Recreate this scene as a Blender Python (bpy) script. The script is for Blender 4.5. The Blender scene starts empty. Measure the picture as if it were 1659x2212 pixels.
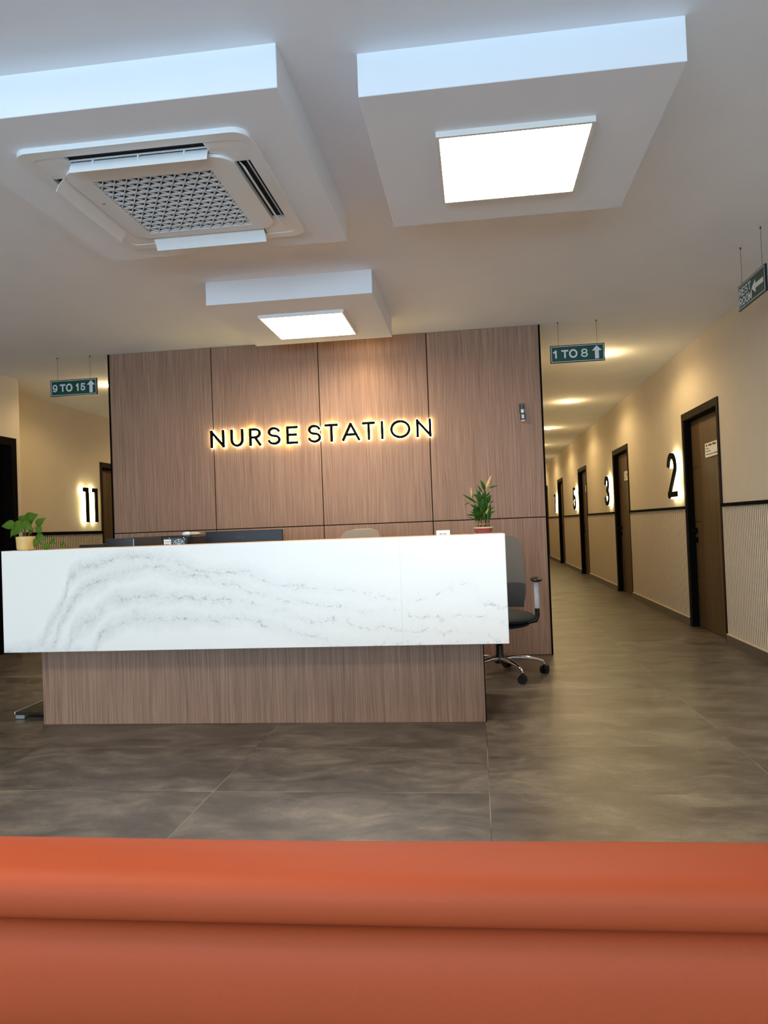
import bpy, bmesh, math, random
from mathutils import Vector, Matrix
random.seed(7)
C = bpy.context.scene.collection
S = bpy.context.scene

# ------------------------------------------------------------------ camera
F_PX = 1604.26
cam = bpy.data.cameras.new('camera'); camo = bpy.data.objects.new('camera', cam); C.objects.link(camo)
cam.sensor_fit = 'HORIZONTAL'; cam.sensor_width = 36.0; cam.lens = F_PX / 1659.0 * 36.0
cam.clip_start = 0.02; cam.clip_end = 100
fw = Vector((-0.12242564, 0.99229214, 0.01919046)); rt = Vector((0.99165609, 0.12308803, -0.03830844)); up = Vector((0.04037528, -0.0143404, 0.99908167))
M3 = Matrix((rt, up, -fw)).transposed()
camo.matrix_world = Matrix.Translation((0, 0, 1.2)) @ M3.to_4x4()
S.camera = camo

# ------------------------------------------------------------------ view, world, daylight
S.view_settings.view_transform = 'Standard'; S.view_settings.look = 'None'
S.view_settings.gamma = 1.0; S.view_settings.use_curve_mapping = False
S.view_settings.exposure = 0.56
W = bpy.data.worlds.new('world'); S.world = W; W.use_nodes = True
W.node_tree.nodes['Background'].inputs[0].default_value = (0.55, 0.75, 1.0, 1)
W.node_tree.nodes['Background'].inputs[1].default_value = 0.6

def area(name, loc, rot, sx, sy, energy, col):
    l = bpy.data.lights.new(name, 'AREA'); l.shape = 'RECTANGLE'; l.size = sx; l.size_y = sy
    l.energy = energy; l.color = col
    o = bpy.data.objects.new(name, l); o.location = loc; o.rotation_euler = rot; C.objects.link(o); return o
DAY_C = (0.50, 0.76, 1.0)
# daylight through the window wall behind the viewer: bright ground outside throws it upwards, the sky adds a little from above
area('window_ground_bounce', (-1.3, -4.95, 1.35), (math.radians(116), 0, 0), 6.4, 1.7, 308, DAY_C)
DL_E = 27; DL_P = 4.0; DL_C = (1.0, 0.72, 0.34)      # corridor downlights
PANEL_S = 24.0                             # light panels
HALO_S = 9.0

# ------------------------------------------------------------------ room numbers
XR = 2.259; YW = 6.764; ZC = 2.956; ZS = 2.794
XA = -4.92; YA = 7.57; XB = -5.345
XL, XE = -3.45, 0.622

# ------------------------------------------------------------------ materials
def lin(c):
    return tuple(((v/255)/12.92 if v/255 <= .04045 else ((v/255+.055)/1.055)**2.4) for v in c) + (1,)
def mat(name, rgb, rough=.5, metal=0.0, spec=.5, emit=None, es=0, noise=None, bump=None, lo=None, coat=0):
    """noise=(scale, amount) gives a light procedural mottling; bump=(scale,strength)"""
    m = bpy.data.materials.new(name); m.use_nodes = True; nt = m.node_tree; b = nt.nodes['Principled BSDF']
    b.inputs['Base Color'].default_value = lin(rgb); b.inputs['Roughness'].default_value = rough
    b.inputs['Metallic'].default_value = metal; b.inputs['Specular IOR Level'].default_value = spec
    b.inputs['Coat Weight'].default_value = coat
    if emit: b.inputs['Emission Color'].default_value = lin(emit); b.inputs['Emission Strength'].default_value = es
    tc = nt.nodes.new('ShaderNodeTexCoord')
    if noise or lo:
        n = nt.nodes.new('ShaderNodeTexNoise'); n.inputs['Scale'].default_value = (noise or (8, 0))[0]; n.inputs['Detail'].default_value = 5
        nt.links.new(tc.outputs['Object'], n.inputs['Vector'])
        mx = nt.nodes.new('ShaderNodeMix'); mx.data_type = 'RGBA'
        c2 = lo or tuple(max(0, v*(1-noise[1])) for v in rgb)
        mx.inputs['A'].default_value = lin(c2); mx.inputs['B'].default_value = lin(rgb)
        nt.links.new(n.outputs['Fac'], mx.inputs['Factor']); nt.links.new(mx.outputs['Result'], b.inputs['Base Color'])
    if bump:
        n = nt.nodes.new('ShaderNodeTexNoise'); n.inputs['Scale'].default_value = bump[0]; n.inputs['Detail'].default_value = 3
        nt.links.new(tc.outputs['Object'], n.inputs['Vector'])
        bp = nt.nodes.new('ShaderNodeBump'); bp.inputs['Strength'].default_value = bump[1]; bp.inputs['Distance'].default_value = .002
        nt.links.new(n.outputs['Fac'], bp.inputs['Height']); nt.links.new(bp.outputs['Normal'], b.inputs['Normal'])
    return m
class NT:
    def __init__(s, m): s.nt = m.node_tree
    def n(s, t, **k):
        x = s.nt.nodes.new(t)
        for a, v in k.items(): setattr(x, a, v)
        return x
    def l(s, a, b): s.nt.links.new(a, b)
    def math(s, op, a, b=None, c=None, clamp=False):
        x = s.n('ShaderNodeMath', operation=op, use_clamp=clamp)
        for i, v in enumerate((a, b, c)):
            if v is None: continue
            if isinstance(v, (int, float)): x.inputs[i].default_value = v
            else: s.l(v, x.inputs[i])
        return x.outputs[0]
    def noise(s, vec, scale, detail=4, rough=.5):
        x = s.n('ShaderNodeTexNoise'); x.inputs['Scale'].default_value = scale; x.inputs['Detail'].default_value = detail; x.inputs['Roughness'].default_value = rough
        s.l(vec, x.inputs['Vector']); return x.outputs['Fac']
    def mapping(s, vec, sc):
        x = s.n('ShaderNodeMapping'); x.inputs['Scale'].default_value = sc; s.l(vec, x.inputs['Vector']); return x.outputs[0]
    def ramp(s, fac, stops):
        x = s.n('ShaderNodeValToRGB'); e = x.color_ramp.elements
        while len(e) > 1: e.remove(e[-1])
        e[0].position = stops[0][0]; e[0].color = lin(stops[0][1])
        for p, c in stops[1:]:
            q = e.new(p); q.color = lin(c)
        s.l(fac, x.inputs[0]); return x.outputs[0]
    def mix(s, f, a, b, mode='MIX'):
        x = s.n('ShaderNodeMix', data_type='RGBA', blend_type=mode)
        for k, v in (('Factor', f), ('A', a), ('B', b)):
            i = x.inputs[k]
            if isinstance(v, (int, float)): i.default_value = v
            elif isinstance(v, tuple): i.default_value = v
            else: s.l(v, i)
        return x.outputs['Result']

def wood(name, stops, fine=210, rough=.5, axis='z', bump=.25):
    m = bpy.data.materials.new(name); m.use_nodes = True; t = NT(m); b = m.node_tree.nodes['Principled BSDF']
    g = t.n('ShaderNodeNewGeometry').outputs['Position']
    oi = t.n('ShaderNodeObjectInfo').outputs['Random']
    cb = t.n('ShaderNodeCombineXYZ'); t.l(t.math('MULTIPLY', oi, 37.0), cb.inputs[0]); t.l(t.math('MULTIPLY', oi, 11.0), cb.inputs[2])
    va = t.n('ShaderNodeVectorMath', operation='ADD'); t.l(g, va.inputs[0]); t.l(cb.outputs[0], va.inputs[1]); v = va.outputs[0]
    warp = t.noise(t.mapping(v, (3, 3, 1.2)), 1.0, 2)
    sx = t.n('ShaderNodeSeparateXYZ'); t.l(v, sx.inputs[0])
    h = t.math('ADD', t.math('ADD', sx.outputs[0], sx.outputs[1]), t.math('MULTIPLY', warp, .05))
    c1 = t.n('ShaderNodeCombineXYZ'); t.l(h, c1.inputs[0]); t.l(t.math('MULTIPLY', sx.outputs[2], .012), c1.inputs[2])
    a = t.noise(c1.outputs[0], fine, 3, .6)
    c = t.noise(c1.outputs[0], fine*.32, 3, .6)
    d = t.noise(t.mapping(v, (4, 4, .5)), 1.0, 2)
    s_ = t.math('ADD', t.math('ADD', t.math('MULTIPLY', a, .55), t.math('MULTIPLY', c, .35)), t.math('MULTIPLY', d, .10))
    t.l(t.ramp(s_, stops), b.inputs['Base Color']); b.inputs['Roughness'].default_value = rough; b.inputs['Specular IOR Level'].default_value = .35
    bp = t.n('ShaderNodeBump'); bp.inputs['Strength'].default_value = bump; bp.inputs['Distance'].default_value = .0015
    t.l(a, bp.inputs['Height']); t.l(bp.outputs[0], b.inputs['Normal'])
    return m

M = {}
M['ceiling'] = mat('ceiling_paint', (243, 244, 248), .9, noise=(3, .03), spec=.2)
M['wall'] = mat('wall_paint', (216, 205, 188), .8, noise=(4, .04), bump=(120, .1), spec=.3)
M['flute'] = mat('fluted_panel', (236, 226, 210), .6, noise=(10, .05))
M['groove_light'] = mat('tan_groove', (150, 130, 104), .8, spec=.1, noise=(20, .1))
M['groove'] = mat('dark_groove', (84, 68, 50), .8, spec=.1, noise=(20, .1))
M['black'] = mat('black_metal', (16, 12, 9), .8, spec=.04, noise=(30, .3))
M['frame'] = mat('door_frame_laminate', (44, 34, 24), .7, spec=.1, noise=(20, .25))
M['base'] = mat('skirting_tile', (96, 88, 78), .4, noise=(12, .2))
M['cream_edge'] = mat('skirting_edge', (215, 200, 175), .5, noise=(12, .05))
M['wood'] = wood('ash_veneer', [(.30, (96, 72, 56)), (.42, (136, 103, 84)), (.55, (163, 127, 104)), (.70, (184, 149, 125))], rough=.55)
M['wood_dark'] = wood('walnut_laminate', [(.35, (58, 44, 29)), (.5, (84, 66, 44)), (.65, (104, 82, 57))], fine=45, rough=.5, bump=.1)
M['cabinet'] = mat('cabinet_black', (20, 17, 16), .5, noise=(20, .3))
M['cabinet_brown'] = mat('cabinet_brown', (52, 38, 26), .8, spec=.08, noise=(20, .3))
M['white'] = mat('white_plastic', (232, 232, 230), .35, noise=(20, .02))
M['acframe'] = mat('cassette_plastic', (240, 239, 238), .4, noise=(20, .02))
M['paper'] = mat('paper', (240, 238, 232), .7, noise=(20, .02))
M['dark'] = mat('recess_shade', (9, 11, 14), .7, noise=(20, .2))  # near-black colour stands in for the shade inside the cassette openings
M['green'] = mat('sign_green', (8, 72, 52), .35, noise=(10, .06))
M['navy'] = mat('sign_edge', (14, 20, 32), .3, noise=(10, .1))
M['signwhite'] = mat('sign_white', (222, 224, 232), .4, noise=(20, .02))
M['wire'] = mat('steel_wire', (95, 88, 80), .4, metal=.6, noise=(20, .1))
M['leather'] = mat('orange_leather', (172, 72, 36), .6, noise=(2.5, .07), bump=(260, .10), spec=.22)
M['chair_pad'] = mat('charcoal_fabric', (52, 55, 57), .85, noise=(60, .2), bump=(400, .3))
M['chair_plastic'] = mat('black_nylon', (14, 14, 15), .4, noise=(30, .2))
M['chrome'] = mat('chrome', (225, 225, 228), .12, metal=1.0, noise=(10, .03))
M['greypost'] = mat('grey_post', (205, 205, 208), .35, noise=(20, .05))
M['monitor'] = mat('monitor_shell', (24, 31, 42), .5, noise=(40, .1))
M['logo'] = mat('dark_logo', (10, 13, 19), .25, noise=(40, .1))
M['pot'] = mat('yellow_ceramic', (226, 190, 120), .35, noise=(40, .06), coat=.3)
M['soil'] = mat('soil', (42, 30, 20), .95, noise=(80, .5))
M['leaf'] = mat('pothos_leaf', (84, 118, 22), .55, spec=.2, noise=(25, .35))
M['leaf2'] = mat('bamboo_leaf', (44, 84, 14), .6, spec=.15, noise=(25, .4))
M['leafy'] = mat('pale_bract', (205, 172, 95), .6, noise=(25, .15))
M['stem'] = mat('stem', (120, 112, 62), .6, noise=(25, .2))
M['stalk'] = mat('bamboo_stalk', (92, 108, 52), .5, noise=(40, .3))
M['redband'] = mat('red_band', (214, 92, 62), .5, noise=(40, .2))
M['pebble'] = mat('red_gravel', (160, 66, 56), .8, lo=(96, 44, 34), noise=(120, .4))
M['clear'] = mat('clear_rim', (205, 190, 170), .2, noise=(20, .05))
M['beige'] = mat('beige_plastic', (214, 190, 160), .4, noise=(20, .05))
M['tan'] = mat('tan_plastic', (176, 160, 136), .5, noise=(20, .05))
M['silver'] = mat('brushed_steel', (215, 218, 222), .28, metal=.8, noise=(60, .08))
M['orange_ring'] = mat('light_trim', (236, 230, 222), .4, noise=(20, .02))
M['ink'] = mat('ink', (28, 22, 20), .6, noise=(20, .1))

def emitter(name, rgb, s):
    return mat(name, rgb, .5, emit=rgb, es=s)
M['panel'] = emitter('panel_glow', (255, 244, 224), PANEL_S)
M['disc'] = emitter('downlight_glow', (255, 222, 165), 18.0)
M['halo'] = emitter('halo_glow', (255, 243, 184), HALO_S)

# chair mesh fabric
def meshfab(name, a, b2, scale):
    m = bpy.data.materials.new(name); m.use_nodes = True; t = NT(m); b = m.node_tree.nodes['Principled BSDF']
    o = t.n('ShaderNodeTexCoord').outputs['Object']
    sx = t.n('ShaderNodeSeparateXYZ'); t.l(o, sx.inputs[0])
    w1 = t.math('SINE', t.math('MULTIPLY', t.math('ADD', sx.outputs[0], sx.outputs[2]), scale))
    w2 = t.math('SINE', t.math('MULTIPLY', t.math('SUBTRACT', sx.outputs[0], t.math('MULTIPLY', sx.outputs[2], 1.6)), scale))
    f = t.math('MULTIPLY_ADD', t.math('MULTIPLY', w1, w2), .5, .5)
    t.l(t.mix(f, lin(a), lin(b2)), b.inputs['Base Color']); b.inputs['Roughness'].default_value = .8
    return m
M['meshgrey'] = meshfab('grey_mesh', (92, 88, 84), (112, 108, 102), 900)
M['meshbeige'] = meshfab('beige_mesh', (92, 82, 72), (176, 160, 142), 340)

# floor stone
def floor_mat():
    m = bpy.data.materials.new('stone_tile'); m.use_nodes = True; t = NT(m); b = m.node_tree.nodes['Principled BSDF']
    g = t.n('ShaderNodeNewGeometry').outputs['Position']; sx = t.n('ShaderNodeSeparateXYZ'); t.l(g, sx.inputs[0])
    px = t.math('DIVIDE', t.math('SUBTRACT', sx.outputs[0], .01), 1.27); py = t.math('DIVIDE', t.math('SUBTRACT', sx.outputs[1], 3.342), .682)
    fx = t.math('FRACT', px); fy = t.math('FRACT', py)
    ex = t.math('MULTIPLY', t.math('MINIMUM', fx, t.math('SUBTRACT', 1.0, fx)), 1.27)
    ey = t.math('MULTIPLY', t.math('MINIMUM', fy, t.math('SUBTRACT', 1.0, fy)), .682)
    joint = t.math('LESS_THAN', t.math('MINIMUM', ex, ey), .0017)
    cb = t.n('ShaderNodeCombineXYZ'); t.l(t.math('FLOOR', px), cb.inputs[0]); t.l(t.math('FLOOR', py), cb.inputs[1])
    wn = t.n('ShaderNodeTexWhiteNoise'); t.l(cb.outputs[0], wn.inputs['Vector'])
    vm = t.n('ShaderNodeVectorMath', operation='MULTIPLY_ADD'); t.l(wn.outputs['Color'], vm.inputs[0]); vm.inputs[1].default_value = (9, 9, 9); t.l(g, vm.inputs[2])
    v = vm.outputs[0]
    wv = t.n('ShaderNodeTexNoise'); wv.inputs['Scale'].default_value = 2.2; wv.inputs['Detail'].default_value = 2; t.l(v, wv.inputs['Vector'])
    vd = t.n('ShaderNodeVectorMath', operation='MULTIPLY_ADD'); t.l(wv.outputs['Color'], vd.inputs[0]); vd.inputs[1].default_value = (.32, .32, .32); t.l(v, vd.inputs[2])
    big = t.noise(t.mapping(vd.outputs[0], (1.3, 2.2, 1)), 1.6, 4, .62)
    mid = t.noise(t.mapping(vd.outputs[0], (2.2, 4.5, 1)), 3.2, 10, .75)
    fine = t.noise(t.mapping(vd.outputs[0], (6, 14, 1)), 12.0, 6, .8)
    s_ = t.math('ADD', t.math('ADD', t.math('MULTIPLY', big, .42), t.math('MULTIPLY', mid, .4)), t.math('MULTIPLY', fine, .18))
    col = t.ramp(s_, [(.36, (50, 43, 37)), (.45, (74, 65, 57)), (.515, (93, 83, 74)), (.585, (116, 105, 92)), (.68, (144, 132, 116))])
    jn = t.noise(g, 2.0, 3); jc = t.ramp(jn, [(.42, (42, 35, 28)), (.6, (150, 136, 112))])
    t.l(t.mix(joint, col, jc), b.inputs['Base Color'])
    t.l(t.math('MULTIPLY_ADD', mid, .30, .24), b.inputs['Roughness']); b.inputs['Specular IOR Level'].default_value = .55
    bp = t.n('ShaderNodeBump'); bp.inputs['Strength'].default_value = .45; bp.inputs['Distance'].default_value = .004
    t.l(t.math('SUBTRACT', s_, t.math('MULTIPLY', joint, .6)), bp.inputs['Height']); t.l(bp.outputs[0], b.inputs['Normal'])
    return m
M['floor'] = floor_mat()

# marble with three vein bands that sweep up from the lower left and run right
CX0, CX1, CZ0, CZ1, CY = -2.955, 0.161, 0.5006, 1.1326, 4.32
def marble_mat():
    m = bpy.data.materials.new('white_marble'); m.use_nodes = True; t = NT(m); b = m.node_tree.nodes['Principled BSDF']
    g = t.n('ShaderNodeNewGeometry').outputs['Position']; sx = t.n('ShaderNodeSeparateXYZ'); t.l(g, sx.inputs[0])
    u = t.math('DIVIDE', t.math('SUBTRACT', sx.outputs[0], CX0), CX1-CX0); v = t.math('DIVIDE', t.math('SUBTRACT', sx.outputs[2], CZ0), CZ1-CZ0)
    paths = [
     [(75,1405),(110,1360),(150,1295),(170,1245),(230,1222),(300,1208),(400,1216),(470,1232),(560,1238),(640,1262),(700,1268),(790,1278),(880,1300),(940,1292),(990,1262),(1020,1262),(1050,1300),(1098,1308)],
     [(100,1409),(135,1360),(165,1310),(200,1275),(240,1255),(275,1240),(330,1232),(430,1238),(520,1262),(620,1285),(700,1300),(790,1318),(880,1330),(960,1338),(1010,1325),(1098,1352)],
     [(145,1408),(165,1365),(215,1332),(255,1300),(300,1290),(400,1288),(470,1296),(560,1300),(620,1312),(690,1332),(770,1345),(870,1372),(960,1362),(1098,1390)],
     [(205,1408),(225,1372),(280,1342),(330,1330),(430,1342),(540,1334),(600,1345),(680,1362),(720,1372),(745,1395),(880,1400),(1098,1400)]]
    def uv(p):
        x, y = p; a = (x-5)/1092.0
        top = 1192-.0368*(x-3); bot = 1411-.0192*(x-8)
        return min(max(a, 0), 1), min(max((bot-y)/(bot-top), 0), 1)
    n1 = t.math('SUBTRACT', t.noise(t.mapping(g, (1, 1, 1)), 3.2, 6, .65), .5)
    n2 = t.math('SUBTRACT', t.noise(t.mapping(g, (1, 1, 1.3)), 24.0, 8, .8), .5)
    gate = t.noise(t.mapping(g, (1, 1, 1.0)), 14.0, 6, .8)
    gate2 = t.noise(t.mapping(g, (1.6, 1, 2.5)), 45.0, 4, .7)
    tot = None; cloud = None
    for i, pth in enumerate(paths):
        fc = t.n('ShaderNodeFloatCurve'); cv = fc.mapping.curves[0]; q = [uv(p) for p in pth]
        cv.points[0].location = (0, 0) if q[0][1] < .3 else (0, q[0][1]); cv.points[-1].location = (1, q[-1][1])
        for a in q[:-1]: cv.points.new(a[0], a[1])
        fc.mapping.update(); t.l(u, fc.inputs['Value'])
        d = t.math('SUBTRACT', v, fc.outputs[0])
        d = t.math('ADD', d, t.math('ADD', t.math('MULTIPLY', n1, .24 + .05*i), t.math('MULTIPLY', n2, .13)))
        ad = t.math('ABSOLUTE', d)
        line = t.math('SUBTRACT', 1.0, t.math('DIVIDE', ad, .012), clamp=True)
        d2 = t.math('ABSOLUTE', t.math('ADD', d, t.math('MULTIPLY', n2, .34)))
        line2 = t.math('MULTIPLY', t.math('SUBTRACT', 1.0, t.math('DIVIDE', d2, .012), clamp=True), .45)
        cl = t.math('SUBTRACT', 1.0, t.math('DIVIDE', ad, .13), clamp=True)
        L = t.math('MAXIMUM', line, line2)
        tot = L if tot is None else t.math('MAXIMUM', tot, L)
        cloud = cl if cloud is None else t.math('MAXIMUM', cloud, cl)
    gm = t.math('MULTIPLY', t.math('SUBTRACT', gate, .47), 8.0, clamp=True)
    gm2 = t.math('MULTIPLY', t.math('SUBTRACT', gate2, .43), 7.0, clamp=True)
    left = t.math('MULTIPLY_ADD', u, -1.6, 1.25, clamp=True)
    veil = t.math('MULTIPLY', t.math('MULTIPLY', cloud, t.math('MULTIPLY', gate2, gate)), t.math('MULTIPLY_ADD', left, .95, .15))
    base = t.mix(veil, lin((242, 239, 234)), lin((146, 148, 148)))
    f = t.math('MULTIPLY', t.math('MULTIPLY', tot, gm), gm2)
    col = t.mix(t.math('MULTIPLY', f, .75), base, lin((96, 92, 92)))
    seam = t.math('LESS_THAN', t.math('ABSOLUTE', t.math('SUBTRACT', u, .804)), .0004)
    col = t.mix(t.math('MULTIPLY', seam, .25), col, lin((150, 150, 150)))
    t.l(col, b.inputs['Base Color']); b.inputs['Roughness'].default_value = .3; b.inputs['Specular IOR Level'].default_value = .4
    return m
M['marble'] = marble_mat()

# ------------------------------------------------------------------ mesh helpers
class MB:
    def __init__(s): s.bm = bmesh.new()
    def box(s, x0, x1, y0, y1, z0, z1, bevel=0, seg=2, mtx=None):
        r = bmesh.ops.create_cube(s.bm, size=1.0); vs = r['verts']
        for v in vs:
            v.co = Vector(((x0+x1)/2 + v.co.x*(x1-x0), (y0+y1)/2 + v.co.y*(y1-y0), (z0+z1)/2 + v.co.z*(z1-z0)))
        if bevel:
            es = list({e for v in vs for e in v.link_edges})
            rr = bmesh.ops.bevel(s.bm, geom=es, offset=bevel, segments=seg, profile=.5, affect='EDGES')
            vs = rr['verts'] if mtx else vs
            if mtx:
                vs = list({v for f in rr['faces'] for v in f.verts} | set(v for v in vs if v.is_valid))
        if mtx: bmesh.ops.transform(s.bm, matrix=mtx, verts=vs)
        return s
    def poly(s, pts, mapf, d0, d1):
        """extrude a 2D outline between depths d0 and d1"""
        a = [s.bm.verts.new(mapf(u, v, d0)) for u, v in pts]; b = [s.bm.verts.new(mapf(u, v, d1)) for u, v in pts]
        n = len(pts)
        s.bm.faces.new(a); s.bm.faces.new(b[::-1])
        for i in range(n): s.bm.faces.new((a[i], b[i], b[(i+1) % n], a[(i+1) % n]))
        return s
    def ribbon(s, pts, w, mapf, d0, d1, closed=False, caps=True):
        P = [Vector((p[0], p[1])) for p in pts]; n = len(P)
        if not closed and caps:
            P[0] = P[0] + (P[0]-P[1]).normalized()*w/2; P[-1] = P[-1] + (P[-1]-P[-2]).normalized()*w/2
        Ls, Rs = [], []
        for i in range(n):
            if closed: a, c = P[i-1], P[(i+1) % n]
            else: a, c = P[max(i-1, 0)], P[min(i+1, n-1)]
            t1 = (P[i]-a); t2 = (c-P[i])
            t1 = t1.normalized() if t1.length > 1e-9 else t2.normalized(); t2 = t2.normalized() if t2.length > 1e-9 else t1
            tt = (t1+t2); tt = tt.normalized() if tt.length > 1e-6 else t1
            nn = Vector((-tt.y, tt.x)); n1 = Vector((-t1.y, t1.x)); k = max(nn.dot(n1), .45)
            Ls.append(P[i]+nn*w/2/k); Rs.append(P[i]-nn*w/2/k)
        mk = lambda q, d: s.bm.verts.new(mapf(q.x, q.y, d))
        A = [(mk(l, d0), mk(r, d0), mk(l, d1), mk(r, d1)) for l, r in zip(Ls, Rs)]
        m = n if closed else n-1
        for i in range(m):
            a, b = A[i], A[(i+1) % n]
            for q in ((a[0], b[0], b[1], a[1]), (a[2], a[3], b[3], b[2]), (a[0], a[2], b[2], b[0]), (a[1], b[1], b[3], a[3])):
                s.bm.faces.new(q)
        if not closed:
            s.bm.faces.new((A[0][0], A[0][1], A[0][3], A[0][2])); s.bm.faces.new((A[-1][0], A[-1][2], A[-1][3], A[-1][1]))
        return s
    def tube(s, pts, rad, seg=8, cap=True):
        P = [Vector(p) for p in pts]; R_ = rad if isinstance(rad, (list, tuple)) else [rad]*len(P)
        rings = []; ref = None
        for i, p in enumerate(P):
            t = (P[min(i+1, len(P)-1)]-P[max(i-1, 0)]).normalized()
            if ref is None: ref = t.orthogonal().normalized()
            ref = (ref - t*ref.dot(t)).normalized(); o = t.cross(ref)
            rings.append([s.bm.verts.new(p + (ref*math.cos(2*math.pi*k/seg)+o*math.sin(2*math.pi*k/seg))*R_[i]) for k in range(seg)])
        for a, b in zip(rings, rings[1:]):
            for k in range(seg): s.bm.faces.new((a[k], a[(k+1) % seg], b[(k+1) % seg], b[k]))
        if cap: s.bm.faces.new(rings[0][::-1]); s.bm.faces.new(rings[-1])
        return s
    def lathe(s, prof, cx=0, cy=0, cz=0, seg=32):
        rings = []
        for r, z in prof:
            rings.append([s.bm.verts.new((cx+r*math.cos(2*math.pi*k/seg), cy+r*math.sin(2*math.pi*k/seg), cz+z)) for k in range(seg)] if r > 1e-6 else [s.bm.verts.new((cx, cy, cz+z))])
        for a, b in zip(rings, rings[1:]):
            for k in range(seg):
                k2 = (k+1) % seg
                if len(a) == 1 and len(b) == 1: continue
                if len(a) == 1: s.bm.faces.new((a[0], b[k], b[k2]))
                elif len(b) == 1: s.bm.faces.new((a[k], a[k2], b[0]))
                else: s.bm.faces.new((a[k], a[k2], b[k2], b[k]))
        return s
    def ell(s, c, r, u=20, v=12, mtx=None):
        rr = bmesh.ops.create_uvsphere(s.bm, u_segments=u, v_segments=v, radius=1.0)
        for q in rr['verts']: q.co = Vector((q.co.x*r[0], q.co.y*r[1], q.co.z*r[2]))
        if mtx: bmesh.ops.transform(s.bm, matrix=mtx, verts=rr['verts'])
        for q in rr['verts']: q.co += Vector(c)
        return s
    def build(s, name, m, parent=None, smooth=False, loc=None):
        bmesh.ops.recalc_face_normals(s.bm, faces=s.bm.faces)
        me = bpy.data.meshes.new(name); s.bm.to_mesh(me); s.bm.free(); me.materials.append(m)
        if smooth:
            for p in me.polygons: p.use_smooth = True
            try: me.set_sharp_from_angle(angle=math.radians(40))
            except Exception: pass
        o = bpy.data.objects.new(name, me); C.objects.link(o)
        if parent: o.parent = parent
        if loc: o.location = loc
        return o
def tag(o, label=None, cat=None, group=None, kind=None):
    if label: o['label'] = label
    if cat: o['category'] = cat
    if group: o['group'] = group
    if kind: o['kind'] = kind
    return o
def empty(name, loc=(0, 0, 0), rz=0.0):
    o = bpy.data.objects.new(name, None); o.empty_display_size = .05; C.objects.link(o); o.location = loc; o.rotation_euler = (0, 0, rz); return o
def struct(o, label=None):
    o['kind'] = 'structure'
    if label: o['label'] = label
    return o
def copy_tree(o, parent=None):
    c = o.copy(); C.objects.link(c); c.parent = parent
    for ch in o.children: copy_tree(ch, c)
    return c

# ------------------------------------------------------------------ stroke lettering
def arc(cx, cy, rx, ry, a0, a1, n=18):
    return [(cx+rx*math.cos(math.radians(a0+(a1-a0)*i/n)), cy+ry*math.sin(math.radians(a0+(a1-a0)*i/n))) for i in range(n+1)]
G = {
 'N': [[(0,0),(0,1)],[(1,0),(1,1)],[(0,.97),(1,.03)]],
 'U': [[(0,1),(0,.38)]+arc(.5,.38,.5,.38,180,360)+[(1,1)]],
 'R': [[(0,0),(0,1)],[(0,1),(.5,1)]+arc(.5,.74,.48,.26,90,-90,12)+[(0,.48)],[(.5,.46),(.98,.0)]],
 'S': [arc(.5,.755,.46,.245,20,265,16)+arc(.5,.255,.5,.255,85,-160,16)],
 'E': [[(0,0),(0,1)],[(0,1),(1,1)],[(0,.52),(.9,.52)],[(0,0),(1,0)]],
 'T': [[(0,1),(1,1)],[(.5,1),(.5,0)]],
 'A': [[(0,0),(.5,1)],[(.5,1),(1,0)],[(.2,.33),(.8,.33)]],
 'I': [[(.5,0),(.5,1)]],
 'O': ['c', arc(.5,.5,.5,.5,0,360,36)[:-1]],
 'M': [[(0,0),(0,1)],[(1,0),(1,1)],[(0,1),(.5,.2)],[(.5,.2),(1,1)]],
 '1': [[(0,.78),(.8,.97)],[(.85,1),(.85,0)]],
 'l': [[(0,1),(1,1),(1,0)]],
 '2': [arc(.5,.72,.5,.28,165,-28,18)+[(.02,.0)],[(0,0),(1,0)]],
 '3': [arc(.5,.755,.46,.245,165,-80,18),arc(.5,.255,.5,.255,80,-165,18)],
 '5': [[(.92,1),(.14,1)],[(.14,1),(.06,.52)]+arc(.46,.31,.52,.31,128,-155,18)],
 '7': [[(0,1),(1,1),(.55,0)]],
 '8': ['c', arc(.5,.755,.44,.245,0,360,26)[:-1], arc(.5,.255,.5,.255,0,360,26)[:-1]],
 '9': ['c+', arc(.5,.68,.5,.32,0,360,26)[:-1], arc(.46,.46,.54,.46,12,-135,16)],
}
def glyph(mb, ch, u0, u1, v0, v1, w, mapf, d0, d1, grow=0.0):
    g = G[ch]; W_ = w+grow
    def tr(p): return (u0+w/2+(u1-u0-w)*p[0], v0+w/2+(v1-v0-w)*p[1])
    if g[0] == 'c':
        for k, st in enumerate(g[1:]): mb.ribbon([tr(p) for p in st], W_, mapf, d0+k*2e-4, d1+k*2e-4, closed=True)
    elif g[0] == 'c+':
        mb.ribbon([tr(p) for p in g[1]], W_, mapf, d0, d1, closed=True); mb.ribbon([tr(p) for p in g[2]], W_, mapf, d0+2e-4, d1+2e-4)
    else:
        k = 0
        for st in g:
            # curved terminals stay flush, straight ones get a square cap
            mb.ribbon([tr(p) for p in st], W_, mapf, d0+k*1e-5, d1+k*1e-5); k += 1
    return mb

# ================================================================== STRUCTURE
struct(MB().box(-9, 3.2, -5.3, 30, -.12, 0).build('floor', M['floor']), 'grey brown stone tile floor')
struct(MB().box(-9, 3.2, -5.3, 30, ZC, ZC+.15).build('ceiling', M['ceiling']), 'white plaster ceiling')
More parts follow.
